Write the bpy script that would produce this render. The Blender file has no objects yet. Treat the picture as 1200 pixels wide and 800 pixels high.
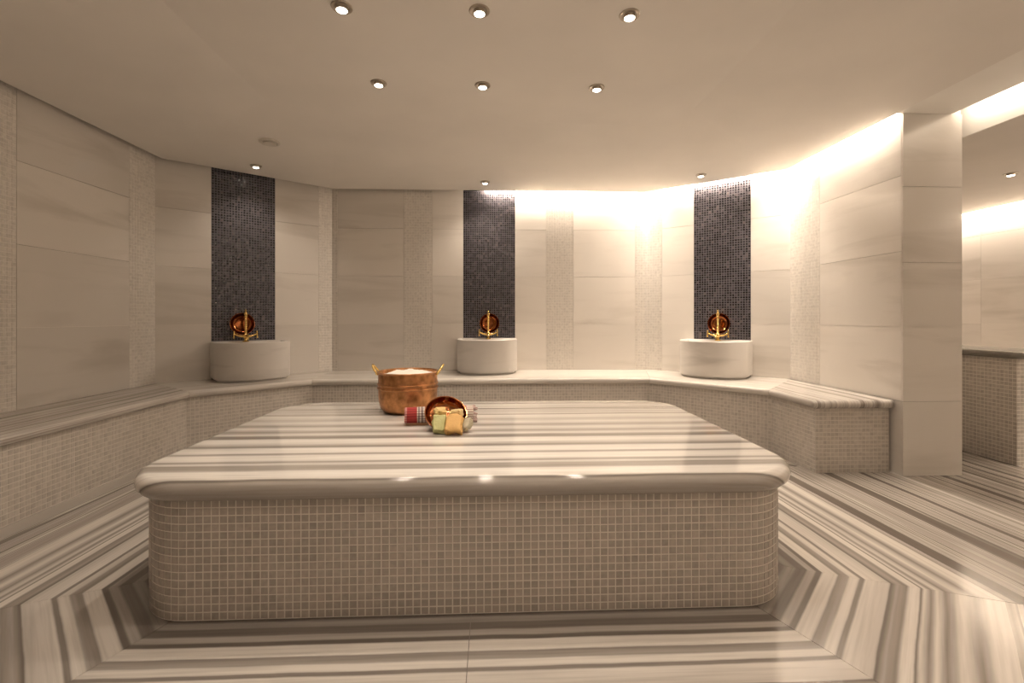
import bpy, bmesh, math, random
from mathutils import Vector, Matrix, noise
random.seed(7)
R = math.radians
scn = bpy.context.scene
COL = scn.collection

# ------------------------------------------------------------------ camera, world, exposure
FPX, YAW, HORIZON, EYE = 542.0, R(2.4), 373.0, 1.10        # measured on the 1200 x 800 frame
cam_d = bpy.data.cameras.new('camera'); cam = bpy.data.objects.new('camera', cam_d); COL.objects.link(cam)
cam.location = (0, 0, EYE); cam.rotation_euler = (R(90), 0, -YAW)
cam_d.sensor_width = 36; cam_d.lens = FPX * 36 / 1200; cam_d.shift_y = (HORIZON - 400) / 1200
cam_d.clip_start = 0.02
scn.camera = cam
scn.view_settings.view_transform = 'Standard'; scn.view_settings.look = 'None'
scn.view_settings.gamma = 1; scn.view_settings.use_curve_mapping = False
scn.view_settings.exposure = 0.06
w = bpy.data.worlds.new('world'); scn.world = w; w.use_nodes = True
w.node_tree.nodes['Background'].inputs[0].default_value = (0, 0, 0, 1)

WARM = (1.0, 0.85, 0.70)
SPOT_W, COVE_W = 22.0, 34.0

# key heights and outlines, metres
ZC = 2.52            # edge of the suspended ceiling
ZI = 2.62           # its raised middle field
ZTOP = 2.82          # slab above the cove
ZB = 0.52            # bench top
ZS = 0.52            # slab top
EDGE = [(-2.935, 0.71), (-2.935, 4.23), (-1.75, 5.14), (1.71, 5.14), (2.80, 4.29), (2.80, 0.65)]
WALL = [(-3.02, -1.3), (-3.02, 4.262), (-1.782, 5.215), (1.742, 5.215), (2.87, 4.335), (2.87, 3.12)]
NOSE = [(-2.42, -1.3), (-2.42, 3.80), (-1.71, 4.46), (1.53, 4.46), (2.26, 3.70), (2.26, 3.16)]
RECESS = [(-1.58, 1.62), (-1.58, 3.3), (-1.21, 3.58), (1.09, 3.58), (1.46, 3.3), (1.46, 1.62), (1.09, 1.34), (-1.21, 1.34)]

def area(name, p, q, z, width, power, color=WARM, tip=0):
    d = bpy.data.lights.new(name, 'AREA'); d.shape = 'RECTANGLE'
    a, b = Vector((*p, z)), Vector((*q, z)); L = (b - a).length
    d.size = L; d.size_y = width; d.energy = power * L; d.color = color
    o = bpy.data.objects.new(name, d); COL.objects.link(o)
    o.location = (a + b) / 2; o.rotation_euler = (R(tip), 0, math.atan2(b.y - a.y, b.x - a.x))
    return o
# strip lights lying in the open slot between suspended ceiling and wall (right half of the room)
area('cove_light_back', (-0.06, 5.172), (1.62, 5.172), 2.582, 0.030, COVE_W)
area('cove_light_corner', (1.83, 5.095), (2.74, 4.39), 2.582, 0.030, COVE_W)
area('cove_light_right', (2.835, 4.21), (2.835, 3.14), 2.582, 0.030, COVE_W)
# the same strip lighting along the wall behind the viewer, in both rooms
area('cove_light_rear', (0.0, -1.255), (2.78, -1.255), 2.582, 0.030, COVE_W*0.26)
area('cove_light_rear_side_room', (3.45, -1.255), (5.8, -1.255), 2.44, 0.030, COVE_W*0.2)
area('cove_light_opening', (3.235, -1.1), (3.235, 3.07), 2.60, 0.025, COVE_W*0.09, tip=-68)

# ------------------------------------------------------------------ mesh helpers
class MB:
    def __init__(s): s.v = []; s.f = []; s.uv = []; s.rnd = []
    def add(s, verts, faces, uvs=None, rnd=None):
        o = len(s.v); s.v += [tuple(p) for p in verts]
        for f in faces: s.f.append(tuple(i + o for i in f))
        if uvs is not None: s.uv += list(uvs)
        if rnd is not None: s.rnd += [rnd] * len(faces)
    def box(s, x0, x1, y0, y1, z0, z1):
        s.add([(x0,y0,z0),(x1,y0,z0),(x1,y1,z0),(x0,y1,z0),(x0,y0,z1),(x1,y0,z1),(x1,y1,z1),(x0,y1,z1)],
              [(0,3,2,1),(4,5,6,7),(0,1,5,4),(1,2,6,5),(2,3,7,6),(3,0,4,7)])
    def prism(s, pts, z0, z1):
        n = len(pts)
        s.add([(x,y,z0) for x,y in pts] + [(x,y,z1) for x,y in pts],
              [tuple(range(n))[::-1], tuple(range(n, 2*n))] + [(i,(i+1)%n,n+(i+1)%n,n+i) for i in range(n)])
    def lathe(s, prof, n=32, close=False):
        o = []; m = len(prof)
        for k in range(n):
            a = 2*math.pi*k/n
            o += [(r*math.cos(a), r*math.sin(a), z) for r, z in prof]
        fs = []
        for k in range(n):
            k2 = (k+1) % n
            for i in range(m - (0 if close else 1)):
                j = (i+1) % m
                fs.append((k*m+i, k2*m+i, k2*m+j, k*m+j))
        s.add(o, fs)
    def tube(s, pts, rad, n=10):
        pts = [Vector(p) for p in pts]; rr = rad if isinstance(rad, (list, tuple)) else [rad]*len(pts)
        vs = []; up = Vector((0.13, 0.21, 0.97)).normalized()
        for i, p in enumerate(pts):
            t = (pts[min(i+1, len(pts)-1)] - pts[max(i-1, 0)]).normalized()
            a = t.cross(up)
            if a.length < 1e-3: a = t.cross(Vector((1, 0, 0)))
            a.normalize(); b = t.cross(a).normalized()
            for k in range(n):
                c = 2*math.pi*k/n
                vs.append(p + (a*math.cos(c) + b*math.sin(c))*rr[i])
        fs = [(i*n+k, i*n+(k+1)%n, (i+1)*n+(k+1)%n, (i+1)*n+k) for i in range(len(pts)-1) for k in range(n)]
        fs += [tuple(range(n))[::-1], tuple(range((len(pts)-1)*n, len(pts)*n))]
        s.add(vs, fs)
    def ball(s, c, r, n=10, sc=(1,1,1)):
        m = n//2 + 1; vs = []; fs = []
        for i in range(1, m):
            ph = math.pi*i/m
            for k in range(n):
                a = 2*math.pi*k/n
                vs.append((c[0]+r*sc[0]*math.sin(ph)*math.cos(a), c[1]+r*sc[1]*math.sin(ph)*math.sin(a), c[2]+r*sc[2]*math.cos(ph)))
        for i in range(m-2):
            for k in range(n): fs.append((i*n+k, (i+1)*n+k, (i+1)*n+(k+1)%n, i*n+(k+1)%n))
        t = len(vs); vs += [(c[0], c[1], c[2]+r*sc[2]), (c[0], c[1], c[2]-r*sc[2])]
        for k in range(n):
            fs.append((t, k, (k+1)%n)); fs.append((t+1, (m-2)*n+(k+1)%n, (m-2)*n+k))
        s.add(vs, fs)
    def mesh(s, name, mat, smooth=False, fix=True):
        me = bpy.data.meshes.new(name); me.from_pydata(s.v, [], s.f)
        if s.uv:
            l = me.uv_layers.new(name='UVMap')
            for lp in me.loops: l.data[lp.index].uv = s.uv[lp.vertex_index]
        if s.rnd:
            a = me.attributes.new('rnd', 'FLOAT', 'FACE'); a.data.foreach_set('value', s.rnd)
        if mat: me.materials.append(mat)
        if fix:
            b = bmesh.new(); b.from_mesh(me); bmesh.ops.recalc_face_normals(b, faces=b.faces); b.to_mesh(me); b.free()
        if smooth:
            me.polygons.foreach_set('use_smooth', [True]*len(me.polygons))
            me.set_sharp_from_angle(angle=R(40))
        me.update(); return me
    def build(s, name, mat, parent=None, smooth=False, loc=None, fix=True):
        return link(name, s.mesh(name, mat, smooth, fix), parent, loc)

def link(name, me, parent=None, loc=None):
    o = bpy.data.objects.new(name, me); COL.objects.link(o)
    if parent: o.parent = parent
    if loc: o.location = loc
    return o
def empty(name, loc=(0,0,0), rz=0):
    o = bpy.data.objects.new(name, None); COL.objects.link(o); o.empty_display_size = 0.1
    o.location = loc; o.rotation_euler = (0, 0, rz); return o
def tag(o, label, cat, group=None):
    o['label'] = label; o['category'] = cat
    if group: o['group'] = group
    return o
def struct(o): o['kind'] = 'structure'; return o
def stuff(o): o['kind'] = 'stuff'; return o
def bevel(o, wd, seg=2):
    m = o.modifiers.new('bevel', 'BEVEL'); m.width = wd; m.segments = seg; m.limit_method = 'ANGLE'; m.angle_limit = R(35)

def offset_poly(pts, d):
    """open polyline moved to its left by d with mitred corners"""
    V = [Vector(p) for p in pts]; out = []
    for i, p in enumerate(V):
        ns = []
        if i > 0: t = (p - V[i-1]).normalized(); ns.append(Vector((-t.y, t.x)))
        if i < len(V)-1: t = (V[i+1] - p).normalized(); ns.append(Vector((-t.y, t.x)))
        m = sum(ns, Vector((0, 0))); m.normalize()
        out.append(p + m * (d / m.dot(ns[0])))
    return out
def rounded_rect(x0, x1, y0, y1, r, n=10):
    pts = []
    for cx, cy, a0 in ((x1-r, y0+r, -90), (x1-r, y1-r, 0), (x0+r, y1-r, 90), (x0+r, y0+r, 180)):
        for k in range(n+1):
            a = R(a0 + 90*k/n); pts.append((cx + r*math.cos(a), cy + r*math.sin(a)))
    return pts

# ------------------------------------------------------------------ materials
def mat(name):
    m = bpy.data.materials.new(name); m.use_nodes = True
    nt = m.node_tree; return m, nt, nt.nodes['Principled BSDF']
def nd(nt, t, **k):
    n = nt.nodes.new(t)
    for a, b in k.items(): setattr(n, a, b)
    return n
def ramp(nt, stops, interp='LINEAR'):
    n = nt.nodes.new('ShaderNodeValToRGB'); cr = n.color_ramp; cr.interpolation = interp
    while len(cr.elements) < len(stops): cr.elements.new(0.5)
    for e, (p, c) in zip(cr.elements, stops): e.position = p; e.color = (*c, 1)
    return n
def g(v, warm=0.0): return (v*(1+warm), v, v*(1-warm))
def plain(name, c, rough=0.5, metal=0.0, bump=0, bscale=60, emit=None, strength=0, spec=None, var=0.25):
    m, nt, b = mat(name)
    b.inputs['Base Color'].default_value = (*c, 1); b.inputs['Roughness'].default_value = rough; b.inputs['Metallic'].default_value = metal
    if spec is not None: b.inputs['Specular IOR Level'].default_value = spec
    tc = nd(nt, 'ShaderNodeTexCoord'); no = nd(nt, 'ShaderNodeTexNoise'); no.inputs['Scale'].default_value = bscale; no.inputs['Detail'].default_value = 3
    nt.links.new(tc.outputs['Object'], no.inputs['Vector'])
    mx = nd(nt, 'ShaderNodeMix', data_type='RGBA', blend_type='MULTIPLY'); mx.inputs[0].default_value = var
    mx.inputs[6].default_value = (*c, 1)
    rp = ramp(nt, [(0.3, (0.75,)*3 if var < 0.5 else (0.42,0.40,0.38)), (0.65, (1,1,1))]); nt.links.new(no.outputs[0], rp.inputs[0]); nt.links.new(rp.outputs[0], mx.inputs[7])
    nt.links.new(mx.outputs[2], b.inputs['Base Color'])
    if bump:
        bp = nd(nt, 'ShaderNodeBump'); bp.inputs['Strength'].default_value = bump; bp.inputs['Distance'].default_value = 0.004
        nt.links.new(no.outputs[0], bp.inputs['Height']); nt.links.new(bp.outputs[0], b.inputs['Normal'])
    if emit:
        b.inputs['Emission Color'].default_value = (*emit, 1); b.inputs['Emission Strength'].default_value = strength
    return m

def wall_marble(name, light, vein, rough=0.16):
    """pale polished marble slab with soft level veins; each slab a little different"""
    m, nt, b = mat(name); L = nt.links.new
    tc = nd(nt, 'ShaderNodeTexCoord'); oi = nd(nt, 'ShaderNodeObjectInfo')
    mp = nd(nt, 'ShaderNodeMapping'); mp.inputs['Scale'].default_value = (0.55, 0.55, 4.2); mp.inputs['Rotation'].default_value = (R(4), R(5), 0)
    ad = nd(nt, 'ShaderNodeVectorMath', operation='ADD'); sc = nd(nt, 'ShaderNodeVectorMath', operation='SCALE')
    cb = nd(nt, 'ShaderNodeCombineXYZ')
    for i in range(3): L(oi.outputs['Random'], cb.inputs[i])
    L(cb.outputs[0], sc.inputs[0]); sc.inputs['Scale'].default_value = 23
    L(tc.outputs['Object'], mp.inputs['Vector']); L(mp.outputs[0], ad.inputs[0]); L(sc.outputs[0], ad.inputs[1])
    n1 = nd(nt, 'ShaderNodeTexNoise'); n1.inputs['Scale'].default_value = 1.1; n1.inputs['Detail'].default_value = 5; n1.inputs['Roughness'].default_value = 0.55; n1.inputs['Distortion'].default_value = 0.6
    L(ad.outputs[0], n1.inputs['Vector'])
    r1 = ramp(nt, [(0.30, vein), (0.47, light), (0.60, light), (0.75, tuple(0.5*a+0.5*c for a, c in zip(light, vein)))])
    L(n1.outputs[0], r1.inputs[0])
    hs = nd(nt, 'ShaderNodeHueSaturation'); mr = nd(nt, 'ShaderNodeMapRange'); mr.inputs[3].default_value = 0.90; mr.inputs[4].default_value = 1.06
    L(oi.outputs['Random'], mr.inputs[0]); L(mr.outputs[0], hs.inputs['Value']); L(r1.outputs[0], hs.inputs['Color'])
    L(hs.outputs[0], b.inputs['Base Color'])
    b.inputs['Roughness'].default_value = rough
    return m

def stripe_marble(name, K, stops, rough, seed, profile=None, end=0.72, ustretch=0.25, detail=3):
    """banded grey and white marble: bands follow UV.v (metres)"""
    m, nt, b = mat(name); L = nt.links.new
    uv = nd(nt, 'ShaderNodeUVMap', uv_map='UVMap')
    nw = nd(nt, 'ShaderNodeTexNoise', noise_dimensions='2D'); nw.inputs['Scale'].default_value = 2.2; nw.inputs['Detail'].default_value = 4
    L(uv.outputs[0], nw.inputs['Vector'])
    sx = nd(nt, 'ShaderNodeSeparateXYZ'); L(uv.outputs[0], sx.inputs[0])
    wob = nd(nt, 'ShaderNodeMath', operation='MULTIPLY_ADD'); wob.inputs[1].default_value = 0.012; L(nw.outputs[0], wob.inputs[0]); L(sx.outputs[1], wob.inputs[2])
    sub = nd(nt, 'ShaderNodeMath', operation='SUBTRACT'); L(wob.outputs[0], sub.inputs[0]); sub.inputs[1].default_value = 0.006
    cb = nd(nt, 'ShaderNodeCombineXYZ')
    mu = nd(nt, 'ShaderNodeMath', operation='MULTIPLY'); L(sx.outputs[0], mu.inputs[0]); mu.inputs[1].default_value = ustretch
    mv = nd(nt, 'ShaderNodeMath', operation='MULTIPLY_ADD'); L(sub.outputs[0], mv.inputs[0]); mv.inputs[1].default_value = K; mv.inputs[2].default_value = seed
    L(mu.outputs[0], cb.inputs[0]); L(mv.outputs[0], cb.inputs[1])
    n1 = nd(nt, 'ShaderNodeTexNoise', noise_dimensions='2D'); n1.inputs['Scale'].default_value = 1; n1.inputs['Detail'].default_value = detail; n1.inputs['Roughness'].default_value = 0.62
    L(cb.outputs[0], n1.inputs['Vector'])
    r1 = ramp(nt, stops); L(n1.outputs[0], r1.inputs[0])
    col = r1.outputs[0]
    if profile:
        dv = nd(nt, 'ShaderNodeMath', operation='DIVIDE', use_clamp=True); L(sub.outputs[0], dv.inputs[0]); dv.inputs[1].default_value = end
        r2 = ramp(nt, profile); L(dv.outputs[0], r2.inputs[0])
        lt = nd(nt, 'ShaderNodeMath', operation='GREATER_THAN'); L(sub.outputs[0], lt.inputs[0]); lt.inputs[1].default_value = end
        mx = nd(nt, 'ShaderNodeMix', data_type='RGBA'); L(lt.outputs[0], mx.inputs[0]); L(r2.outputs[0], mx.inputs[6]); L(r1.outputs[0], mx.inputs[7])
        col = mx.outputs[2]
    nf = nd(nt, 'ShaderNodeTexNoise', noise_dimensions='2D'); nf.inputs['Scale'].default_value = 1; nf.inputs['Detail'].default_value = 3
    c2 = nd(nt, 'ShaderNodeVectorMath', operation='MULTIPLY'); c2.inputs[1].default_value = (2.0, 70, 1); L(uv.outputs[0], c2.inputs[0]); L(c2.outputs[0], nf.inputs['Vector'])
    rf = ramp(nt, [(0.3, (0.80, 0.79, 0.78)), (0.6, (1.04, 1.04, 1.04))]); L(nf.outputs[0], rf.inputs[0])
    m2 = nd(nt, 'ShaderNodeMix', data_type='RGBA', blend_type='MULTIPLY'); m2.inputs[0].default_value = 0.7; L(col, m2.inputs[6]); L(rf.outputs[0], m2.inputs[7])
    L(m2.outputs[2], b.inputs['Base Color']); b.inputs['Roughness'].default_value = rough
    return m

def tile_mat(name, stops, rough, by_object=False, spec=0.5, vary_rough=0):
    m, nt, b = mat(name); L = nt.links.new
    if by_object: src = nd(nt, 'ShaderNodeObjectInfo').outputs['Random']
    else: src = nd(nt, 'ShaderNodeAttribute', attribute_name='rnd').outputs['Fac']
    r = ramp(nt, stops); L(src, r.inputs[0])
    tc = nd(nt, 'ShaderNodeTexCoord'); no = nd(nt, 'ShaderNodeTexNoise'); no.inputs['Scale'].default_value = 45; no.inputs['Detail'].default_value = 2
    L(tc.outputs['Object'], no.inputs['Vector'])
    rf = ramp(nt, [(0.3, (0.86,)*3), (0.65, (1.03,)*3)]); L(no.outputs[0], rf.inputs[0])
    mx = nd(nt, 'ShaderNodeMix', data_type='RGBA', blend_type='MULTIPLY'); mx.inputs[0].default_value = 1; L(r.outputs[0], mx.inputs[6]); L(rf.outputs[0], mx.inputs[7])
    L(mx.outputs[2], b.inputs['Base Color']); b.inputs['Roughness'].default_value = rough; b.inputs['Specular IOR Level'].default_value = spec
    return m

LT, MD, MK, DK = (0.70,0.655,0.60), (0.38,0.345,0.31), (0.26,0.23,0.205), (0.15,0.128,0.11)
MLT = (0.54,0.50,0.455)
PL = (0.80,0.76,0.71)
bands = [(0.0,DK),(0.016,MK),(0.040,MK),(0.049,DK),(0.081,DK),(0.090,MD),(0.112,MD),(0.119,DK),(0.134,DK),(0.141,LT),(0.187,LT),(0.194,MK),
         (0.226,MD),(0.233,LT),(0.259,LT),(0.265,MK),(0.277,MK),(0.283,LT),(0.358,MLT),(0.364,DK),(0.384,MD),(0.412,MK),(0.424,LT),(0.450,LT),
         (0.456,DK),(0.466,LT),(0.486,MK),(0.505,LT),(0.530,MK),(0.570,LT),(0.615,MK),(0.65,LT)]
prof = [(d/0.70, c) for d, c in bands]
M = {}
M['wall'] = wall_marble('pale_wall_marble', (0.72,0.675,0.62), (0.615,0.57,0.515))
M['wall_dim'] = wall_marble('plain_wall_marble', (0.70,0.655,0.60), (0.54,0.495,0.445), 0.22)
M['basin'] = wall_marble('basin_marble', (0.66,0.62,0.575), (0.45,0.415,0.38), 0.30)
M['floor'] = stripe_marble('banded_floor_marble', 12, [(0.36,DK),(0.42,MK),(0.43,LT),(0.45,MD),(0.48,MK),(0.487,MLT),(0.51,LT),(0.517,MK),(0.545,MD),(0.552,MLT),(0.59,MD),(0.597,MK),(0.63,MLT),(0.66,MD)], 0.17, 3.3, prof, 0.70, ustretch=0.06, detail=1.2)
M['slab'] = stripe_marble('banded_slab_marble', 17, [(0.33,MK),(0.395,MD),(0.405,(0.80,0.76,0.71)),(0.44,MLT),(0.462,MD),(0.472,(0.80,0.76,0.71)),(0.535,(0.80,0.76,0.71)),(0.543,MD),(0.565,MLT),(0.573,(0.80,0.76,0.71)),(0.61,MD),(0.625,MLT),(0.64,(0.80,0.76,0.71))], 0.10, 11.7, [(v/2.78, c) for v, c in [(0,MK),(1.655,MD),(1.70,(0.42,0.38,0.335)),(1.705,DK),(1.712,LT),(1.748,PL),(1.753,MD),(1.758,PL),(1.79,PL),(1.805,MD),(1.86,MD),  # first stops paint the rolled front edge's shading over its own dark bands
    (1.875,PL),(1.905,MK),(1.925,PL),(1.99,PL),(2.015,MK),(2.035,PL),(2.10,PL),(2.125,MK),(2.16,MLT),(2.20,PL),(2.25,PL),(2.28,MK),(2.32,MD),(2.345,PL),(2.40,MD),(2.47,PL),(2.53,MD),(2.60,PL),(2.67,MLT),(2.74,PL)]], 2.78, ustretch=0.05, detail=1.4)
M['bench'] = stripe_marble('banded_bench_marble', 17, [(0.33,MK),(0.42,MD),(0.47,MLT),(0.52,(0.62,0.58,0.53)),(0.57,MD),(0.61,MLT),(0.66,(0.62,0.58,0.53))], 0.2, 5.1)
M['bench_pale'] = stripe_marble('pale_bench_marble', 9, [(0.30,(0.48,0.44,0.395)),(0.45,(0.58,0.54,0.49)),(0.6,(0.63,0.59,0.535)),(0.7,(0.55,0.51,0.46))], 0.2, 1.9)
M['grout'] = plain('cream_grout', (0.80,0.75,0.68), 0.8)
M['grout_bench'] = plain('bench_grout', (0.69,0.64,0.575), 0.8)
M['joint'] = plain('dark_joint', (0.20,0.175,0.15), 0.8)
M['tile_slab'] = tile_mat('beige_mosaic', [(0,(0.395,0.35,0.30)),(0.3,(0.44,0.39,0.34)),(0.6,(0.46,0.405,0.35)),(0.85,(0.48,0.415,0.36)),(1,(0.51,0.455,0.40))], 0.35)
M['tile_slab_o'] = tile_mat('beige_mosaic_single', [(0,(0.395,0.35,0.30)),(0.3,(0.44,0.39,0.34)),(0.6,(0.46,0.405,0.35)),(0.85,(0.48,0.415,0.36)),(1,(0.51,0.455,0.40))], 0.35, True)
M['tile_cream'] = tile_mat('cream_mosaic', [(0,(0.49,0.445,0.395)),(0.5,(0.545,0.495,0.44)),(1,(0.60,0.55,0.49))], 0.38)
M['tile_pale'] = tile_mat('pale_wall_mosaic', [(0,(0.665,0.62,0.565)),(0.5,(0.70,0.655,0.60)),(1,(0.735,0.69,0.63))], 0.3)
M['tile_dark'] = tile_mat('dark_glass_mosaic', [(0,(0.006,0.006,0.009)),(0.45,(0.015,0.014,0.02)),(0.75,(0.04,0.036,0.045)),(0.93,(0.09,0.075,0.085)),(1,(0.16,0.125,0.12))], 0.14, spec=0.7)
M['grout_pale'] = plain('white_grout', (0.77,0.725,0.67), 0.75)
M['grout_dark'] = plain('mauve_grey_grout', (0.125,0.115,0.128), 0.5)
M['paint'] = plain('matt_ceiling_paint', (0.82,0.775,0.72), 0.9, bscale=1.5, spec=0.15)
M['paint_lit'] = plain('lit_soffit_paint', (0.88,0.85,0.80), 0.85, bscale=1.5, spec=0.15)  # paler than the ceiling: light on soffit and fascia is put into the colour
M['white'] = plain('white_plastic', (0.66,0.61,0.54), 0.4)
M['nickel'] = plain('brushed_nickel', (0.50,0.44,0.37), 0.35, 0.9)
M['lens'] = plain('lamp_lens', (1,1,1), 0.3, emit=(1.0,0.90,0.74), strength=14)
M['brass'] = plain('polished_brass', (0.80,0.56,0.20), 0.22, 1.0, bump=0.1, bscale=90)
M['copper'] = plain('hammered_copper', (0.58,0.285,0.125), 0.36, 1.0, bump=0.6, bscale=26, var=0.85)
M['copper_in'] = plain('polished_copper', (0.45,0.17,0.07), 0.13, 1.0, bump=0.15, bscale=60)
M['copper_dark'] = plain('dark_polished_copper', (0.30,0.10,0.035), 0.12, 1.0, bump=0.15, bscale=60)
M['foam'] = plain('soap_foam', (0.80,0.75,0.67), 0.8, bump=0.8, bscale=55)

# ------------------------------------------------------------------ mosaic
def tile_verts(c, t, n, a, z0, z1, deep, proud, tilt=0.0):
    """tapered tile: c point on the face line, t along, n outward"""
    vs = []
    ta, tz = random.uniform(-tilt, tilt), random.uniform(-tilt, tilt)
    for off, ins in ((-deep, 0.0), (proud, 0.0011)):
        for sx, zz in ((-1, z0+ins), (1, z0+ins), (1, z1-ins), (-1, z1-ins)):
            p = c + t*(sx*(a/2-ins)) + n*(off if off < 0 else off + sx*ta + (tz if zz > (z0+z1)/2 else -tz))
            vs.append((p.x, p.y, zz))
    return vs
TF = [(4,5,6,7),(0,1,5,4),(1,2,6,5),(2,3,7,6),(3,0,4,7)]
def path_tiles(pts, pitch, closed=False):
    V = [Vector(p) for p in pts]
    if closed: V.append(V[0])
    L = [0]
    for i in range(1, len(V)): L.append(L[-1] + (V[i]-V[i-1]).length)
    n = max(1, round(L[-1]/pitch)); st = L[-1]/n; out = []; j = 0
    for k in range(n):
        s = (k+0.5)*st
        while L[j+1] < s: j += 1
        t = (V[j+1]-V[j]).normalized(); p = V[j] + t*(s-L[j])
        if closed:      # smooth tangent on the bends
            def at(q):
                q %= L[-1]; i = 0
                while L[i+1] < q: i += 1
                return V[i] + (V[i+1]-V[i]).normalized()*(q-L[i])
            t = (at(s+st/2)-at(s-st/2)).normalized()
        out.append((p, t, Vector((t.y, -t.x)), st))
    return out
def mosaic(mb, cols, z0, z1, pitch, fill=0.88, deep=0.004, proud=0.001, jit=0.0005, skip=None, tilt=0.0):
    nr = max(1, round((z1-z0)/pitch)); hz = (z1-z0)/nr
    for i, (p, t, n, st) in enumerate(cols):
        for r in range(nr):
            if skip and (i, r) in skip: continue
            zc = z0 + (r+0.5)*hz
            mb.add(tile_verts(p, t, n, st*fill, zc-hz*fill/2, zc+hz*fill/2, deep, proud+random.uniform(-jit, jit), tilt), TF, rnd=random.random())
    return nr, hz

# ------------------------------------------------------------------ setting: floor
O8 = [(-1.17,1.725),(1.01,1.725),(1.29,2.005),(1.29,2.95),(1.01,3.23),(-1.17,3.23),(-1.45,2.95),(-1.45,2.005)]
fl = MB(); fl.box(-3.3, 6.3, -1.5, 6.6, -0.10, -0.006)
floor = struct(fl.build('floor', M['joint']))
def clip(poly, a, b, c):
    """keep a*x+b*y <= c"""
    out = []
    for i, p in enumerate(poly):
        q = poly[(i+1) % len(poly)]; dp = a*p[0]+b*p[1]-c; dq = a*q[0]+b*q[1]-c
        if dp <= 0: out.append(p)
        if dp*dq < 0:
            k = dp/(dp-dq); out.append((p[0]+(q[0]-p[0])*k, p[1]+(q[1]-p[1])*k))
    return out
def floor_panel(i, lo, hi, d0=-0.12, d1=6.0, gap=0.0012, pieces=None):
    """the field of stone outside edge i of the octagon, between its two mitre lines"""
    p, q = Vector(O8[i]), Vector(O8[(i+1) % 8]); t = (q-p).normalized(); n = Vector((t.y, -t.x)); L = (q-p).length
    k = math.tan(R(22.5))
    for s0, s1 in (pieces or [(-99, 99)]):
        local = [(-k*d1, d1), (L+k*d1, d1), (L+k*d0, d0), (-k*d0, d0)]
        local = [(x + (gap if x <= L/2 else -gap), y) for x, y in local]
        local = clip(clip(local, -1, 0, -(s0+gap)), 1, 0, s1-gap)
        wpts = [p + t*x + n*y for x, y in local]
        poly = clip(clip(clip(clip([(v.x, v.y) for v in wpts], -1, 0, 3.1), 1, 0, 6.0), 0, -1, 1.3), 0, 1, 6.3)
        if len(poly) < 3: continue
        uv = [(Vector(v)-p).dot(t) + 7*i for v in poly], [(Vector(v)-p).dot(n) for v in poly]
        mb = MB(); m = len(poly); uvl = list(zip(*uv))
        mb.add([(x,y,-0.004) for x,y in poly] + [(x,y,0) for x,y in poly],
               [tuple(range(m))[::-1], tuple(range(m,2*m))] + [(a,(a+1)%m,m+(a+1)%m,m+a) for a in range(m)], uvl + uvl)
        mb.build('marble_panel', M['floor'], floor)
floor_panel(0, 0, 0, pieces=[(-99, 1.09), (1.09, 99)])
for i in range(1, 8): floor_panel(i, 0, 0)

# ------------------------------------------------------------------ setting: ceiling
cm = MB()
outer = [(-2.935,0.71),(-2.935,4.23),(-1.75,5.14),(1.71,5.14),(2.80,4.29),(2.80,0.65),(1.71,-0.2),(-1.75,-0.2)]
inner = RECESS
ov = [(x,y,ZC) for x,y in outer]; iv = [(x,y,ZI) for x,y in inner]
# pair outer[k] with the inner corner that faces it
pairs = {0:[0], 1:[1], 2:[2], 3:[3], 4:[4], 5:[5], 6:[6], 7:[7]}
faces = [tuple(range(8, 16))]
for k in range(8):
    k2 = (k+1) % 8
    faces += [(k, k2, 8+k2), (k, 8+k2, 8+k)]
cm.add(ov + iv, faces)
cm.add([(-2.935,0.71,ZC),(-1.75,-0.2,ZC),(1.71,-0.2,ZC),(2.80,0.65,ZC),(2.80,-1.21,ZC),(-2.935,-1.21,ZC)], [(0,1,5),(1,2,4,5),(2,3,4)])
ring = [(-2.935,-1.21)] + outer[:6] + [(2.80,-1.21), (-2.935,-1.21)]
cm.add([(x,y,ZC) for x,y in ring] + [(x,y,ZC+0.07) for x,y in ring], [(i,i+1,len(ring)+i+1,len(ring)+i) for i in range(len(ring)-1)])
ceiling = struct(cm.build('ceiling', M['paint'], fix=False))
cu = MB(); cu.box(-3.3, 3.29, -1.5, 5.5, ZTOP, ZTOP+0.08)
struct(cu.build('ceiling_cove', M['paint']))
# soffit of the wide opening, its fascia, and the lower ceiling of the room next door
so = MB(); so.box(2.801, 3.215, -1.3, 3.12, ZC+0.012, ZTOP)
struct(so.build('ceiling_soffit', M['paint_lit']))
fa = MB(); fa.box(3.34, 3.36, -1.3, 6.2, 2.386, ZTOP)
struct(fa.build('trim_1', M['paint_lit']))
cs = MB(); cs.box(3.36, 5.80, -1.21, 6.2, 2.386, 2.45); cs.box(3.36, 6.2, -1.3, 6.3, 2.75, 2.82)
struct(cs.build('ceiling_side_room', M['paint']))
area('cove_light_side_room', (5.85, 6.1), (5.85, 0.5), 2.44, 0.03, COVE_W*0.8)

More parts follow.
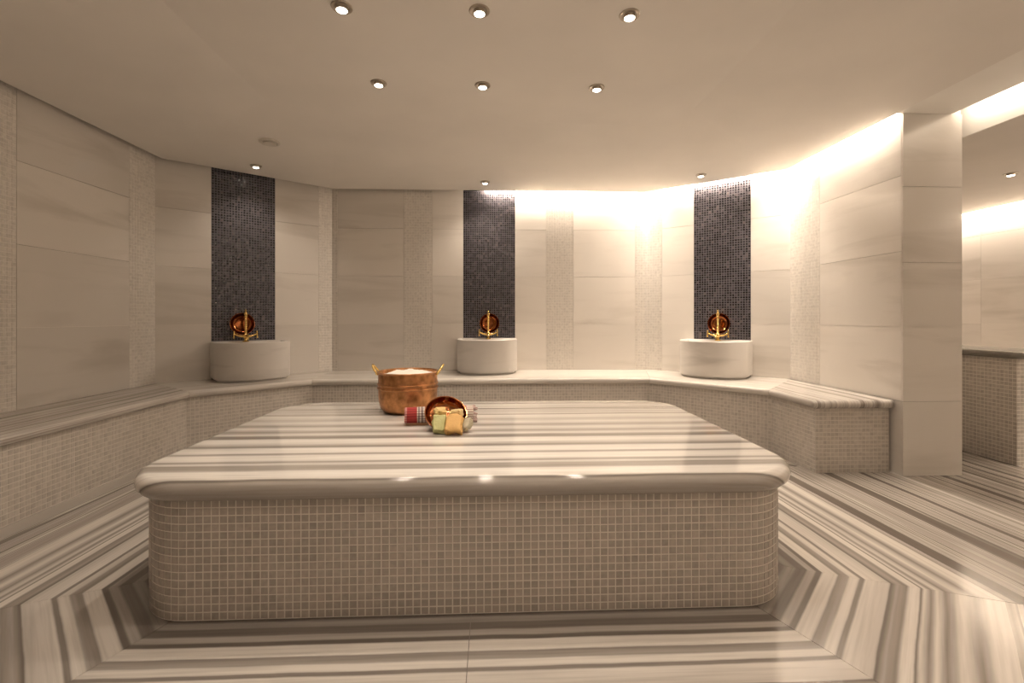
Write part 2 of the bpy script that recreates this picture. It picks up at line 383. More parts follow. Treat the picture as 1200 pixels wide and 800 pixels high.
# ------------------------------------------------------------------ setting: walls with their facing panels
ROWS = [ZB, 1.04, 1.57, 2.10, ZTOP]
def facing(wall, A, B, cols, rows=ROWS, pitch=0.029):
    """cols: (s0, s1, kind) along A->B; room lies to the right of A->B"""
    A, B = Vector(A), Vector(B); t = (B-A).normalized(); n = Vector((t.y, -t.x))
    for s0, s1, kind in cols:
        if kind == 'marble':
            for z0, z1 in zip(rows[:-1], rows[1:]):
                mb = MB(); q = [A+t*(s0+0.0012), A+t*(s1-0.0012)]; a, b = q[0]+n*0.012, q[1]+n*0.012
                mb.prism([(q[0].x,q[0].y),(a.x,a.y),(b.x,b.y),(q[1].x,q[1].y)], z0+0.0012, z1-0.0012)
                o = mb.build('marble_panel', M['wall'], wall)
        else:
            dark = kind == 'dark'
            pt = 0.0245 if dark else pitch
            bk = MB(); q0, q1 = A+t*s0, A+t*s1; a, b = q0+n*0.0100, q1+n*0.0100
            bk.prism([(q0.x,q0.y),(a.x,a.y),(b.x,b.y),(q1.x,q1.y)], rows[0], rows[-1])
            st = bk.build('mosaic_strip', M['grout_dark' if dark else 'grout_pale'], wall)
            mb = MB(); top = 2.62
            cols_ = path_tiles([q0+n*0.011, q1+n*0.011], pt)
            mosaic(mb, cols_, rows[0], top, pt, 0.70 if dark else 0.88, 0.003, 0.0008, 0.0004, tilt=0.0004 if dark else 0.0)
            stuff(mb.build('mosaic_tiles', M['tile_dark' if dark else 'tile_pale'], st, fix=False))
def wall_mesh(name, pts, z0=0.0, z1=ZTOP):
    mb = MB(); mb.prism(pts, z0, z1); return struct(mb.build(name, M['grout']))
def at_px(x, A, B):
    """distance along wall A->B where the photo's column x meets it"""
    a = (x-600)/FPX; d = Vector((a*math.cos(YAW)+math.sin(YAW), math.cos(YAW)-a*math.sin(YAW)))
    A, B = Vector(A), Vector(B); t = (B-A).normalized()
    k = (A.x*d.y - A.y*d.x) / (t.y*d.x - t.x*d.y)
    return k
W0, W1, W2, W3, W4, W5 = WALL
thick = offset_poly(WALL, 0.12)
def seg(i): a, b, c, d = WALL[i], WALL[i+1], thick[i+1], thick[i]; return [tuple(a), tuple(b), tuple(c), tuple(d)]
wl = wall_mesh('wall_left', seg(0)); wbl = wall_mesh('wall_back_left', seg(1)); wb = wall_mesh('wall_back', seg(2))
wbr = wall_mesh('wall_back_right', seg(3))
wr = wall_mesh('wall_right', [W4, (2.87,3.12), (3.29,3.12), (3.29,5.5), tuple(thick[4])])
def LEN(i): return (Vector(WALL[i+1])-Vector(WALL[i])).length
P = lambda i, *xs: [at_px(x, WALL[i], WALL[i+1]) for x in xs]
a, b, c = P(0, 17, 150, 192)
facing(wl, W0, W1, [(0, 1.0, 'marble'), (1.0, 2.2, 'marble'), (2.2, a-0.75, 'marble'), (a-0.75+0.42, a, 'mosaic'), (a-0.75, a-0.33, 'marble'), (a, b, 'marble'), (b, LEN(0), 'mosaic')])
a, b, c = P(1, 247.5, 322, 373)
facing(wbl, W1, W2, [(0, a, 'marble'), (a, b, 'dark'), (b, c, 'marble'), (c, LEN(1), 'mosaic')])
DARK_L = (a+b)/2
x = P(2, 396, 473.5, 506.5, 543, 603.5, 640, 671.5, 744)
facing(wb, W2, W3, [(0.0, x[0], 'mosaic'), (x[0],x[1],'marble'), (x[1],x[2],'mosaic'), (x[2],x[3],'marble'), (x[3],x[4],'dark'),
                    (x[4],x[5],'marble'), (x[5],x[6],'mosaic'), (x[6],x[7],'marble'), (x[7],LEN(2),'mosaic')])
DARK_C = (x[3]+x[4])/2
a, b, c = P(3, 776, 813.5, 880)
facing(wbr, W3, W4, [(0,a,'mosaic'),(a,b,'marble'),(b,c,'dark'),(c,LEN(3),'marble')])
DARK_R = (b+c)/2
a, = P(4, 962)
facing(wr, W4, W5, [(0,a,'mosaic')])
facing(wr, W4, W5, [(a,LEN(4),'marble')], [0.0]+ROWS)
facing(wr, (2.858,3.12), (3.29,3.12), [(0,0.432,'marble')], [0.0,0.52,1.04,1.49,2.02,ZC+0.012])
facing(wr, (3.29,3.12), (3.29,5.5), [(0,1.2,'marble'),(1.2,2.3,'marble')], [0.0,0.52,1.04,1.57,2.10,2.38])
# room next door: far wall with panels, closing walls, and the wall behind the viewer
wsr = wall_mesh('wall_side_room', [(5.9,6.3),(5.9,-1.3),(6.05,-1.3),(6.05,6.3)])
facing(wsr, (5.9,6.2), (5.9,-1.3), [(0,0.86,'marble'),(0.86,1.75,'marble'),(1.75,2.6,'marble'),(2.6,3.7,'marble'),(3.7,4.8,'marble'),(4.8,6.0,'marble'),(6.0,7.4,'marble')], [0.0,0.52,1.04,1.57,2.10,2.74])
wse = MB(); wse.box(3.29, 6.05, 6.2, 6.32, 0, ZTOP); struct(wse.build('wall_side_room_end', M['wall_dim']))
wre = MB(); wre.box(-3.2, 6.05, -1.42, -1.3, 0, ZTOP); struct(wre.build('wall_rear', M['wall_dim']))

# ------------------------------------------------------------------ bench around the walls
bench = empty('stone_bench', (0, 4.8, 0))
tag(bench, 'long low marble bench with cream mosaic front running along the walls under the basins', 'bench')
bloc = -Vector((0, 4.8, 0))
def bb(mb, name, m, smooth=False, parent=bench, fix=True):
    o = mb.build(name, m, parent, smooth, fix=fix)
    if parent is bench: o.location = bloc
    return o
front = offset_poly(NOSE, 0.035)
front[-1] = Vector((NOSE[-1][0]+0.035, 3.20))
body = MB()
for i in range(5):
    p, q = front[i], front[i+1]
    f0, f1 = offset_poly(NOSE, 0.0362)[i], offset_poly(NOSE, 0.0362)[i+1]
    if i == 4: f1 = Vector((f1.x, 3.2012))
    w0, w1 = Vector(WALL[i]), Vector(WALL[i+1])
    if i == 4: w1 = Vector((2.84, 3.2012)); 
    ins = 0.014
    body.prism([tuple(f0), tuple(f1), tuple(w1), tuple(w0)], 0.0, ZB-0.058)
bb(body, 'bench_body', M['grout_bench'])
tiles = MB()
for i in range(5):
    cols = path_tiles([front[i], front[i+1]], 0.029)
    mosaic(tiles, cols, 0.055 if i == 0 else 0.0, ZB-0.06, 0.029, 0.88, 0.005, 0.0006)
mosaic(tiles, path_tiles([Vector((front[-1].x, 3.20)), Vector((2.84, 3.20))], 0.029), 0.0, ZB-0.06, 0.029, 0.88, 0.005, 0.0006)
stuff(bb(tiles, 'mosaic_facing', M['tile_cream'], fix=False))
pl = MB(); a = offset_poly(NOSE, 0.028); b = offset_poly(NOSE, 0.039)
pl.prism([tuple(a[0]), tuple(a[1]), tuple(b[1]), tuple(b[0])], 0.0, 0.052)
bb(pl, 'skirting', M['bench_pale'])
def bench_top(i, m):
    r = 0.030; mb = MB(); prof_ = []
    for k in range(9):
        an = R(-90 + 180*k/8); prof_.append((r - r*math.cos(an), ZB-r + r*math.sin(an), r*(R(180)-R(180*k/8))))
    offs = [offset_poly(NOSE, p) for p, z, s in prof_]
    p, q = Vector(NOSE[i]), Vector(NOSE[i+1]); t = (q-p).normalized(); n = Vector((-t.y, t.x))
    gap = t*0.0012
    sec = []
    for e, sg in ((i, 1), (i+1, -1)):
        row = [(offs[k][e]+gap*sg, prof_[k][1], -prof_[k][2]) for k in range(9)]
        wv = Vector(WALL[e])
        if i == 4 and e == 5: wv = Vector((2.845, 3.16))
        wv = wv + gap*sg
        row.append((wv, ZB, None)); row.append((wv, ZB-0.058, None))
        sec.append(row)
    vs = []; uv = []
    for row in sec:
        for pnt, z, s in row:
            vs.append((pnt.x, pnt.y, z)); dd = (pnt-p).dot(n); uv.append(((pnt-p).dot(t)+3*i, dd if s is None else (0.03+s if s < 0 else dd)))
    m_ = 11
    fs = [(k, (k+1)%m_, m_+(k+1)%m_, m_+k) for k in range(m_)] + [tuple(range(m_))[::-1], tuple(range(m_, 2*m_))]
    mb.add(vs, fs, uv); return bb(mb, 'bench_top', m, True)
for i in range(4): bench_top(i, M['bench'] if i in (0,) else M['bench_pale'])
# right-hand arm: rolled edge on the long side and on the free end
def arm_top():
    r = 0.030; mb = MB(); rows = []
    c0 = [Vector(NOSE[4]), Vector(NOSE[5]), Vector((2.845, 3.16))]
    t0 = (Vector(NOSE[4])-Vector(NOSE[3])).normalized()
    for k in range(9):
        an = R(-90+180*k/8); p = r - r*math.cos(an); z = ZB-r + r*math.sin(an)
        o4 = offset_poly(NOSE, p)[4]
        rc = 0.045
        pts = [o4 + Vector((0, -0.0012))]
        for j in range(7):
            aa = R(180 + 90*j/6); pts.append(Vector((2.26+rc + (rc-p)*math.cos(aa), 3.16+rc + (rc-p)*math.sin(aa))))
        pts.append(Vector((2.845, 3.16+p)))
        rows.append((pts, z, p))
    vs = []; uv = []; n = len(rows[0][0])
    for pts, z, p in rows:
        for v in pts: vs.append((v.x, v.y, z)); uv.append((v.y, v.x))
    fs = [(a*n+b, a*n+b+1, (a+1)*n+b+1, (a+1)*n+b) for a in range(8) for b in range(n-1)]
    w = len(vs); vs += [(2.858, 4.33, ZB), (2.845, 4.33, ZB-0.058)]; uv += [(4.33, 2.858), (4.33, 2.84)]
    fs.append(tuple([8*n+b for b in range(n)] + [w])); fs.append(tuple([b for b in range(n)][::-1] + [w+1]))
    mb.add(vs, fs, uv); return bb(mb, 'bench_top', M['bench'], True)
arm_top()

# ------------------------------------------------------------------ heated slab in the middle
SX0, SX1, SY0, SY1 = -1.405, 1.245, 1.683, 3.285
slab = empty('heated_slab', (-0.08, 2.47, 0)); so_ = -Vector((-0.08, 2.47, 0))
tag(slab, 'large low heated marble slab with banded top and beige mosaic sides in mid-floor', 'bathing slab')
fr = rounded_rect(SX0+0.045, SX1-0.045, SY0+0.045, SY1-0.045, 0.24, 12)
core = MB(); core.prism(rounded_rect(SX0+0.0462, SX1-0.0462, SY0+0.0462, SY1-0.0462, 0.2388, 12), 0.0, ZS-0.078)
o = core.build('slab_body', M['grout'], slab, True); o.location = so_
cols = path_tiles(fr, 0.0292, True); nr = 15
cand = [(abs(p.x-0.03), i) for i, (p, t, n, st) in enumerate(cols) if n.y < -0.999]
near = [i for d, i in sorted(cand)[:20]]
skip = {(i, r) for i in near for r in range(nr)}
mb = MB(); nr2, hz = mosaic(mb, cols, 0.002, ZS-0.08, 0.0292, 0.90, 0.005, 0.0006, skip=skip)
o = stuff(mb.build('mosaic_facing', M['tile_slab'], slab, fix=False)); o.location = so_
st = cols[near[0]][3]
one = MB(); one.add(tile_verts(Vector((0,0)), Vector((1,0)), Vector((0,-1)), st*0.90, -hz*0.45, hz*0.45, 0.005, 0.0006), TF)
tile_me = one.mesh('mosaic_tile', M['tile_slab_o'], fix=False)
for i in sorted(near):
    for r in range(nr2):
        o = link('mosaic_tile', tile_me, slab); p = cols[i][0]
        o.location = Vector((p.x, p.y+random.uniform(-0.0006,0.0006), 0.002+(r+0.5)*hz)) + so_
def slab_top():
    r = 0.04; mb = MB(); base = rounded_rect(SX0, SX1, SY0, SY1, 0.285, 14); n = len(base)
    V = [Vector(p) for p in base]; nor = []
    for k in range(4):
        for j in range(15):
            a = R(-90 + 90*k + 90*j/14); nor.append(Vector((math.cos(a), math.sin(a))))
    vs = []; uv = []; K = 12
    prof_ = [(0.047, ZS-0.08, 0.13)] + [(r-r*math.cos(R(-90+180*k/K)), ZS-r+r*math.sin(R(-90+180*k/K)), r*math.pi*(1-k/K)) for k in range(K+1)]
    for p, z, s in prof_:
        for v, m_ in zip(V, nor):
            q = v - m_*p; vs.append((q.x, q.y, z)); e = v - m_*r + m_*s; uv.append((e.x, e.y))
    m2 = len(prof_)
    fs = [(a*n+b, a*n+(b+1)%n, (a+1)*n+(b+1)%n, (a+1)*n+b) for a in range(m2-1) for b in range(n)]
    fs.append(tuple((m2-1)*n+b for b in range(n)))
    mb.add(vs, fs, uv); o = mb.build('slab_top', M['slab'], slab, True); o.location = so_
slab_top()

# ------------------------------------------------------------------ basins, taps and bowls
def u_outline(w, straight, ry, n=16, inset=0.0, back=0.0):
    pts = [(w-inset, -back)]
    for k in range(n+1):
        a = math.pi*k/n; pts.append(((w-inset)*math.cos(a), -straight-(ry-inset)*math.sin(a)))
    pts.append((-(w-inset), -back)); return pts
def make_basin():
    root = empty('marble_basin'); H = 0.36
    prof_ = [(0.032, 0.0, 0.0), (0.032, 0.018, 0.0), (0.003, 0.022, 0), (0.0, 0.03, 0), (0.0, H-0.006, 0), (0.006, H, 0), (0.040, H, 0.06), (0.046, H-0.006, 0.066), (0.075, 0.10, 0.10)]
    mb = MB(); rings = [u_outline(0.322, 0.22, 0.275, 20, a, b) for a, z, b in prof_]; n = len(rings[0])
    vs = [(x, y, z) for ring_, (a, z, b) in zip(rings, prof_) for x, y in ring_]
    fs = [(i*n+k, i*n+(k+1)%n, (i+1)*n+(k+1)%n, (i+1)*n+k) for i in range(len(prof_)-1) for k in range(n)]
    fs += [tuple(range(n))[::-1], tuple((len(prof_)-1)*n+k for k in range(n))]
    mb.add(vs, fs); mb.build('bowl_body', M['basin'], root, True)
    return root
def make_tap():
    root = empty('brass_tap')
    mb = MB()       # stem from the basin ledge up to the hub, then the tall beaded column
    mb.lathe([(0,0),(0.028,0),(0.028,0.008),(0.016,0.014),(0.013,0.03),(0.020,0.038),(0.028,0.048),(0.030,0.056),(0.024,0.068),(0.013,0.078),(0.010,0.082)], 16)
    mb.build('tap_base', M['brass'], root, True)
    mb = MB(); prof_ = [(0.0,0.080),(0.0105,0.082)]
    for k in range(8):
        z = 0.088 + k*0.018; prof_ += [(0.0115,z),(0.0125,z+0.005),(0.0115,z+0.010),(0.0085,z+0.014)]
    prof_ += [(0.010,0.234),(0.017,0.238),(0.017,0.244),(0.011,0.250)]
    mb.lathe(prof_, 14); col = mb.build('column', M['brass'], root, True)
    mb = MB(); mb.lathe([(0.011,0.250),(0.016,0.262),(0.017,0.272),(0.012,0.285),(0.006,0.294),(0.005,0.298),(0.009,0.303),(0.006,0.310),(0.0,0.315)], 14)
    mb.build('finial', M['brass'], root, True)
    for s in (-1, 1):
        mb = MB()
        mb.tube([(0,0,0.058),(s*0.03,0,0.053),(s*0.06,0,0.058),(s*0.085,0,0.070),(s*0.097,0,0.078)], [0.013,0.011,0.009,0.008,0.007], 10)
        h = mb.build('side_arm', M['brass'], root, True)
        mb = MB(); mb.tube([(s*0.097,0,0.094),(s*0.098,0,0.078),(s*0.099,0,0.060),(s*0.100,0,0.046)], [0.007,0.008,0.006,0.0085], 8)
        mb.ball((s*0.097,0,0.099), 0.009, 8); mb.ball((s*0.100,0,0.042), 0.0095, 8)
        mb.build('handle', M['brass'], h, True)
    mb = MB(); mb.tube([(0,-0.012,0.056),(0,-0.05,0.060),(0,-0.085,0.056),(0,-0.10,0.040),(0,-0.10,0.022)], [0.012,0.011,0.010,0.010,0.011], 10)
    mb.build('spout', M['brass'], root, True)
    return root
def make_bowl(rad, depth, name, m):
    mb = MB(); o_ = []
    for k in range(9):
        a = R(90*k/8); o_.append((rad*(0.42+0.58*math.sin(a)), depth*(1-math.cos(a))))
    prof_ = [(0, 0)] + o_ + [(rad*1.03, depth*1.02), (rad*1.03, depth*1.05), (rad*0.985, depth*1.04)] + [(max(r-0.004,0), z+0.004) for r, z in o_[::-1]][1:] + [(0, 0.004)]
    mb.lathe(prof_, 40); return mb.mesh(name, m, True)
def copy_tree(o, parent=None):
    c = o.copy(); COL.objects.link(c); c.parent = parent
    for ch in list(o.children): copy_tree(ch, c)
    return c
def wall_pt(i, s, off=0.014):
    A, B = Vector(WALL[i]), Vector(WALL[i+1]); t = (B-A).normalized(); n = Vector((t.y, -t.x))
    return A + t*s + n*off, math.atan2(t.y, t.x)
bowl_me = make_bowl(0.104, 0.058, 'copper_bowl', M['copper_dark'])
basin0, tap0 = make_basin(), make_tap()
spots = [(1, DARK_L, 0.035, -0.02, 'in the dim corner beside the long bench arm', 'left'),
         (2, DARK_C, -0.02, 0.015, 'at the middle of the straight back wall', 'mid'),
         (3, DARK_R, -0.03, 0.0, 'on the bright slanting wall near the pillar', 'right')]
for k, (i, s, ds, bx, where, _) in enumerate(spots):
    p, an = wall_pt(i, s+ds)
    b = basin0 if k == 0 else copy_tree(basin0)
    b.location = (p.x, p.y, ZB); b.rotation_euler = (0, 0, an)
    tag(b, 'rounded pale marble wash basin ' + where, 'basin', 'marble basins under the dark mosaic strips')
    t = tap0 if k == 0 else copy_tree(tap0)
    q = Matrix.Rotation(an, 2) @ Vector((-0.0, -0.118)); p2, _a = wall_pt(i, s)
    p2 = wall_pt(i, s-0.01)[0]
    t.location = (p2.x+q.x, p2.y+q.y, ZB+0.354); t.rotation_euler = (0, 0, an)
    tag(t, 'ornate brass two-handled tap ' + where, 'tap', 'brass taps over the basins')
    c = link('copper_bowl', bowl_me); pb = wall_pt(i, s-0.01+bx)[0]; q = Matrix.Rotation(an, 2) @ Vector((0, -0.02))
    c.location = (pb.x+q.x, pb.y+q.y, ZB+0.354+0.168)
    c.rotation_euler = (Matrix.Rotation(an, 3, 'Z') @ Matrix.Rotation(R(84), 3, 'X')).to_euler()
    tag(c, 'copper bowl propped behind the tap ' + where, 'bowl', 'copper bowls behind the taps')

# ------------------------------------------------------------------ bucket, foam, towel, bowl and soaps on the slab
BX, BY = -0.530, 2.93
bk = tag(empty('copper_bucket', (BX, BY, ZS)), 'hammered copper bucket with two brass ear handles standing on the slab', 'bucket')
mb = MB(); R0 = 0.180
out = [(0,0),(0.125,0.0),(0.150,0.008),(0.168,0.030),(0.177,0.065),(0.180,0.10),(0.181,0.135),(0.1815,0.150)]
out += [(0.1815,0.238),(0.190,0.244),(0.192,0.249),(0.187,0.252)]
inn = [(0.178,0.246),(0.176,0.150),(0.170,0.07),(0.14,0.012),(0,0.008)]
mb.lathe(out+inn, 56); mb.build('bucket_body', M['copper'], bk, True)
for z in (0.152, 0.176):
    mb = MB(); mb.lathe([(0.1805,z-0.007),(0.1865,z-0.004),(0.188,z),(0.1865,z+0.004),(0.1805,z+0.007)], 56); mb.build('raised_band', M['copper'], bk, True)
for s in (-1, 1):
    mb = MB(); pts = []
    for k in range(13):
        a = math.pi*k/12; u = 0.036*math.cos(a); v = 0.050*math.sin(a)
        pts.append((s*(0.184+v*0.72), u, 0.240+v*0.75 + 0.012*math.sin(a)**3))
    mb.tube(pts, 0.0065, 10)
    for e in (0, -1): mb.ball(pts[e], 0.012, 8)
    mb.build('ear_handle', M['brass'], bk, True)
mb = MB(); n, m_ = 40, 12; vs = []; fs = []
for j in range(m_+1):
    for k in range(n):
        r = 0.1755*(j+0.001)/m_; a = 2*math.pi*k/n; x, y = r*math.cos(a), r*math.sin(a)
        h = 0.222 + 0.030*(1-(r/0.1755)**2) + 0.012*noise.noise(Vector((x*18, y*18, 3))) + 0.005*noise.noise(Vector((x*60, y*60, 9)))
        vs.append((x, y, min(h, 0.236) if j == m_ else h))
for j in range(m_):
    for k in range(n): fs.append((j*n+k, (j+1)*n+k, (j+1)*n+(k+1)%n, j*n+(k+1)%n))
base = len(vs); vs += [(0.172*math.cos(2*math.pi*k/n), 0.172*math.sin(2*math.pi*k/n), 0.10) for k in range(n)]
fs += [(m_*n+k, base+k, base+(k+1)%n, m_*n+(k+1)%n) for k in range(n)] + [tuple(base+k for k in range(n))]
mb.add(vs, fs); tag(mb.build('soap_foam', M['foam'], None, True, (BX, BY, ZS+0.004)), 'white soap foam filling the copper bucket to the brim', 'foam')

def towel_material():
    m, nt, b = mat('plaid_cotton'); L = nt.links.new
    uv = nd(nt, 'ShaderNodeUVMap', uv_map='UVMap'); sx = nd(nt, 'ShaderNodeSeparateXYZ'); L(uv.outputs[0], sx.inputs[0])
    red, pink, white, dark = (0.42,0.045,0.04), (0.55,0.25,0.22), (0.68,0.60,0.52), (0.13,0.08,0.09)
    r = ramp(nt, [(0.0,pink),(0.03,red),(0.17,red),(0.175,white),(0.19,white),(0.195,dark),(0.21,white),(0.24,dark),(0.255,white),(0.29,red),(0.30,white),(0.34,dark),(0.36,white),(0.62,red),(0.68,white),(0.80,dark),(0.83,pink),(0.90,white),(1.0,white)], 'CONSTANT')
    L(sx.outputs[0], r.inputs[0])
    w_ = nd(nt, 'ShaderNodeTexWave'); w_.inputs['Scale'].default_value = 9; w_.bands_direction = 'Y'; L(uv.outputs[0], w_.inputs['Vector'])
    rw = ramp(nt, [(0.55,(1,1,1)),(0.8,(0.45,0.30,0.30))]); L(w_.outputs[1], rw.inputs[0])
    mx = nd(nt, 'ShaderNodeMix', data_type='RGBA', blend_type='MULTIPLY'); mx.inputs[0].default_value = 0.8; L(r.outputs[0], mx.inputs[6]); L(rw.outputs[0], mx.inputs[7])
    L(mx.outputs[2], b.inputs['Base Color']); b.inputs['Roughness'].default_value = 0.9
    no = nd(nt, 'ShaderNodeTexNoise'); no.inputs['Scale'].default_value = 180; bp = nd(nt, 'ShaderNodeBump'); bp.inputs['Strength'].default_value = 0.5; bp.inputs['Distance'].default_value = 0.003
    L(no.outputs[0], bp.inputs['Height']); L(bp.outputs[0], b.inputs['Normal'])
    return m
M['towel'] = towel_material()
tw = tag(empty('rolled_towel', (-0.295, 2.572, ZS), R(9)), 'rolled red and white plaid towel lying behind the tipped copper bowl', 'towel')
mb = MB(); Lh, turns, N, XS = 0.185, 3.6, 90, 15; vs = []; uv = []; fs = []
for j in range(XS):
    fx = j/(XS-1); x = -Lh + 2*Lh*fx
    for side in (0, 1):
        for k in range(N+1):
            a = 2*math.pi*turns*k/N; r = 0.008 + 0.0385*k/N
            r = r + (0.0033 if side else -0.0033) + 0.0012*noise.noise(Vector((x*25, math.cos(a)*2, math.sin(a)*2+side)))
            bul = 1 - 0.05*abs(2*fx-1)**4
            ex = x + 0.006*noise.noise(Vector((k*0.13, side, j)))*(1 if j in (0, XS-1) else 0)
            vs.append((ex, -r*math.cos(a)*bul, 0.049 + r*math.sin(a)*bul)); uv.append((fx, 2*k/N*turns/3))
S = 2*(N+1)
for j in range(XS-1):
    for k in range(N):
        a = j*S+k; fs.append((a, a+1, a+1+S, a+S)); a = j*S+(N+1)+k; fs.append((a, a+S, a+1+S, a+1))
    for k in (0, N):
        a = j*S+k; fs.append((a, a+S, a+S+N+1, a+N+1))
for j in (0, XS-1):
    for k in range(N): a = j*S+k; fs.append((a, a+1, a+1+N+1, a+N+1))
mb.add(vs, fs, uv); mb.build('rolled_cloth', M['towel'], tw, True)
mb = MB()
for k in range(46):
    a = random.uniform(0, 2*math.pi); r = 0.046*math.sqrt(random.uniform(0.25, 1)); y, z = r*math.cos(a), 0.049+r*math.sin(a)
    mb.tube([(Lh-0.004, y, z), (Lh+0.010, y*1.05, z+random.uniform(-.003,.003)), (Lh+random.uniform(.016,.026), y*1.1+random.uniform(-.005,.005), max(0.003, z-random.uniform(0,.008)))], 0.0022, 4)
mb.build('fringe', plain('towel_fringe', (0.58,0.42,0.38), 0.9), tw)

tb = link('tipped_copper_bowl', make_bowl(0.108, 0.060, 'tipped_copper_bowl', M['copper_in']))
nrm = Vector((0.16, -0.64, 0.74)).normalized()
cen = Vector((-0.245, 2.440, ZS+0.084))
tb.rotation_euler = nrm.to_track_quat('Z', 'Y').to_euler(); tb.location = cen - nrm*0.060
tag(tb, 'copper bowl tipped forward against the rolled towel, spilling soaps', 'bowl')

def soap(name, size, loc, rot, col, label, seed, cat='soap', rough=0.032, group=None):
    bm = bmesh.new(); bmesh.ops.create_cube(bm, size=1)
    bmesh.ops.scale(bm, vec=size, verts=bm.verts)
    bmesh.ops.bevel(bm, geom=bm.edges[:], offset=min(size)*0.32, segments=3, affect='EDGES', profile=0.6)
    bmesh.ops.subdivide_edges(bm, edges=bm.edges[:], cuts=2, use_grid_fill=True)
    for v in bm.verts:
        q = v.co*38 + Vector((seed*7.1, seed*3.3, seed)); d = noise.noise(q)*rough*0.35 + noise.noise(q*2.3)*rough*0.22
        v.co += v.co.normalized()*d
    me = bpy.data.meshes.new(name); bm.to_mesh(me); bm.free(); me.materials.append(plain(name+'_soap_'+str(seed), col, 0.65, bump=0.6, bscale=130))
    me.polygons.foreach_set('use_smooth', [True]*len(me.polygons))
    o = link(name, me, None, loc); o.rotation_euler = rot
    tag(o, label, cat, group); return o
GS = 'soaps and sponges spilling from the copper bowl'
soap('soap_bar', (0.062,0.085,0.040), (-0.272,2.352,ZS+0.045), (R(48),0,R(6)), (0.52,0.50,0.22), 'pale green soap bar leaning against the tipped copper bowl', 1, group=GS)
soap('soap_bar', (0.082,0.095,0.042), (-0.192,2.335,ZS+0.048), (R(46),0,R(-4)), (0.72,0.43,0.15), 'orange yellow loofah soap bar in front of the tipped bowl, beside the green bar', 2, group=GS)
soap('soap_bar', (0.042,0.070,0.036), (-0.132,2.366,ZS+0.036), (R(40),R(6),R(-24)), (0.46,0.41,0.29), 'small greyish beige soap at the outer edge of the soap pile, beside the orange bar', 3, group=GS)
soap('sponge', (0.056,0.050,0.040), (-0.270,2.405,ZS+0.094), (R(20),R(8),R(25)), (0.70,0.50,0.20), 'pale yellow sponge lump inside the tipped bowl above the green bar', 4, 'sponge', 0.03, GS)
soap('sponge', (0.064,0.050,0.042), (-0.188,2.400,ZS+0.090), (R(10),R(-12),R(-15)), (0.66,0.48,0.22), 'straw coloured sponge lump inside the tipped bowl above the orange bar', 5, 'sponge', 0.03, GS)

# ------------------------------------------------------------------ neighbouring room: low clad partition
pw = tag(empty('low_partition', (4.15, 4.6, 0)), 'low mosaic clad partition with dark rounded marble cap seen past the pillar', 'partition')
po = -Vector((4.15, 4.6, 0))
mb = MB(); mb.box(3.9212, 4.40, 3.3012, 6.1, 0, 0.795); o = mb.build('partition_body', M['grout'], pw); o.location = po
mb = MB(); mosaic(mb, path_tiles([Vector((3.92,6.1)), Vector((3.92,3.30))], 0.029), 0.0, 0.795, 0.029, 0.88, 0.005, 0.0006)
mosaic(mb, path_tiles([Vector((3.92,3.30)), Vector((4.40,3.30))], 0.029), 0.0, 0.795, 0.029, 0.88, 0.005, 0.0006)
o = stuff(mb.build('mosaic_facing', M['tile_cream'], pw, fix=False)); o.location = po
mb = MB(); vs = []; n = 0; K = 8; fs = []
cap = rounded_rect(3.885, 4.43, 3.265, 6.1, 0.05, 5); cnor = []
for k in range(4):
    for j in range(6): a = R(-90+90*k+90*j/5); cnor.append((math.cos(a), math.sin(a)))
n = len(cap)
uvs = []
for k in range(K+1):
    a = R(-90+180*k/K); p = 0.027-0.027*math.cos(a); z = 0.823+0.027*math.sin(a)
    for (x_, y_), (nx, ny) in zip(cap, cnor): vs.append((x_-nx*p, y_-ny*p, z)); uvs.append((y_, x_))
fs = [(a*n+b, a*n+(b+1)%n, (a+1)*n+(b+1)%n, (a+1)*n+b) for a in range(K) for b in range(n)] + [tuple(range(n))[::-1], tuple(K*n+b for b in range(n))]
mb.add(vs, fs, uvs); o = mb.build('partition_cap', plain('dark_cap_marble', (0.22,0.20,0.17), 0.25), pw, True); o.location = po

# ------------------------------------------------------------------ ceiling fittings
def make_downlight():
    root = empty('downlight')
    mb = MB(); mb.lathe([(0.051,0.0),(0.052,-0.003),(0.049,-0.006),(0.038,-0.005),(0.031,0.0),(0.028,0.010)], 28); mb.build('trim_ring', M['nickel'], root, True)
    mb = MB(); mb.lathe([(0.029,0.004),(0.028,-0.014),(0.026,-0.018)], 24); mb.build('lamp_cup', M['nickel'], root, True)
    mb = MB(); mb.lathe([(0.026,-0.018),(0.019,-0.0215),(0.0,-0.023)], 24); mb.build('lens', M['lens'], root, True)
    return root
def lamp(root, power, angle=124):
    d = bpy.data.lights.new('downlight_lamp', 'SPOT'); d.energy = power; d.color = WARM; d.spot_size = R(angle); d.spot_blend = 0.85; d.shadow_soft_size = 0.025
    o = bpy.data.objects.new('downlight_lamp', d); COL.objects.link(o); o.parent = root; o.location = (0, 0, -0.035)
dl0 = make_downlight()
def ceil_z(x, y):
    """height of the faceted ceiling"""
    ins = [(Vector(outer[k]), Vector(outer[(k+1)%8]), Vector(inner[k]), Vector(inner[(k+1)%8])) for k in range(8)]
    best = ZI
    for a, b, c, d in ins:
        for tri in (((a,ZC),(b,ZC),(d,ZI)), ((a,ZC),(d,ZI),(c,ZI))):
            (p,zp),(q,zq),(r,zr) = tri
            den = (q.y-r.y)*(p.x-r.x)+(r.x-q.x)*(p.y-r.y)
            u = ((q.y-r.y)*(x-r.x)+(r.x-q.x)*(y-r.y))/den; v = ((r.y-p.y)*(x-r.x)+(p.x-r.x)*(y-r.y))/den
            if u >= -1e-6 and v >= -1e-6 and u+v <= 1+1e-6: return u*zp+v*zq+(1-u-v)*zr
    return best
lights = []
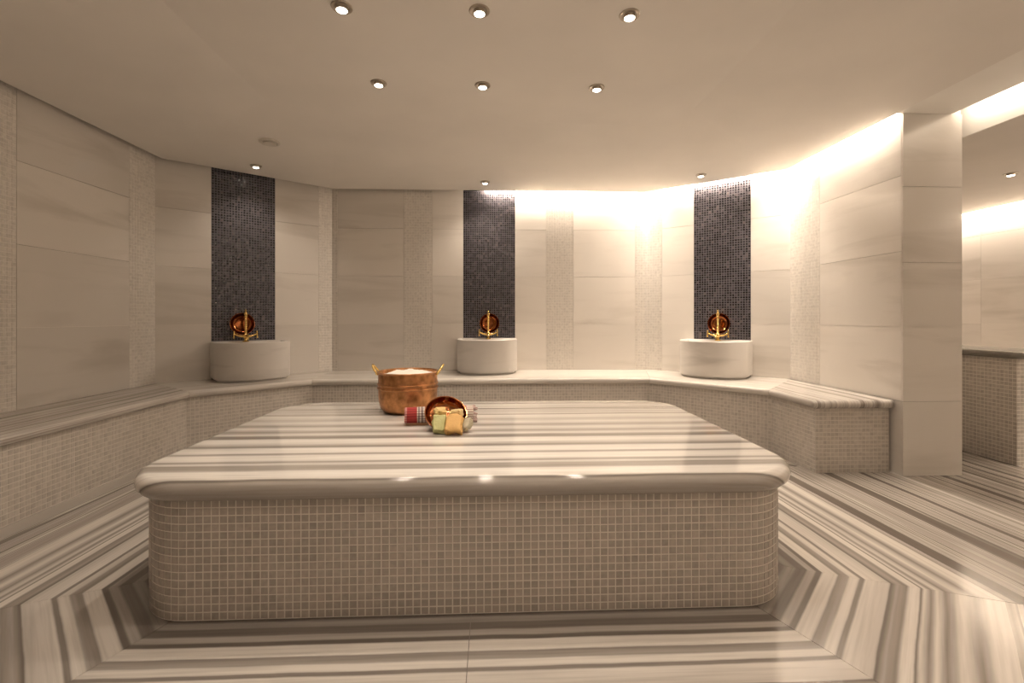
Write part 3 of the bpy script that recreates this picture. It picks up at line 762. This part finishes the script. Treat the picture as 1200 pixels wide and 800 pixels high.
for yy, row in ((2.29, 'next row from the back wall'), (3.02, 'row closer to the back wall'), (1.56, 'row farthest from the back wall')):
    for xx, wh in ((-0.735, 'dim wall end'), (-0.065, 'middle'), (0.685, 'bright wall end')):
        lights.append((xx, yy, ceil_z(xx, yy), 'nickel downlight over the slab, %s, %s' % (row, wh), 'downlights over the slab', 1.0))
lights += [(-2.225, 4.45, None, 'round nickel downlight in front of the dark mosaic strip in the dim corner', 'downlights over the basins', 0.55),
           (-0.08, 4.88, None, 'round nickel downlight in front of the middle dark mosaic strip', 'downlights over the basins', 0.9),
           (2.08, 4.54, None, 'round nickel downlight in front of the dark mosaic strip near the pillar', 'downlights over the basins', 0.55),
           (4.60, 3.92, 2.386, 'round nickel downlight in the lower ceiling of the room past the pillar', 'downlights past the pillar', 0.7)]
for k, (xx, yy, zz, lab, grp, pw_) in enumerate(lights):
    o = dl0 if k == 0 else copy_tree(dl0)
    o.location = (xx, yy, ceil_z(xx, yy) if zz is None else zz); tag(o, lab, 'downlight', grp)
for k, (xx, yy, zz, lab, grp, pw_) in enumerate(lights):
    root = [o for o in bpy.data.objects if o.get('label') == lab][0]; lamp(root, SPOT_W*pw_)
# more fittings behind the viewpoint light the near floor
for xx, yy in ((-0.065, -0.55), (1.75, -0.55), (-0.065, 0.4)):
    o = copy_tree(dl0)
    for ch in list(o.children):
        if ch.type == 'LIGHT': bpy.data.objects.remove(ch)
    o.location = (xx, yy, ceil_z(xx, yy) if yy > 0 else ZC); tag(o, 'round nickel downlight in the ceiling behind the viewpoint', 'downlight', 'downlights behind the viewpoint'); lamp(o, SPOT_W*(0.6 if xx > 1 else 1))
sp = tag(empty('ceiling_vent', (-1.865, 3.95, ceil_z(-1.865, 3.95))), 'round white ceiling vent disc near the dim corner downlight', 'vent')
mb = MB(); mb.lathe([(0.082,0.004),(0.083,-0.006),(0.078,-0.012),(0.066,-0.014),(0.060,-0.010),(0.058,0.0),(0.0,0.0)], 36); mb.build('vent_ring', M['white'], sp, True)
mb = MB(); mb.lathe([(0.0,-0.024),(0.048,-0.022),(0.052,-0.017),(0.050,-0.012),(0.0,-0.002)], 36); mb.build('vent_disc', M['white'], sp, True)
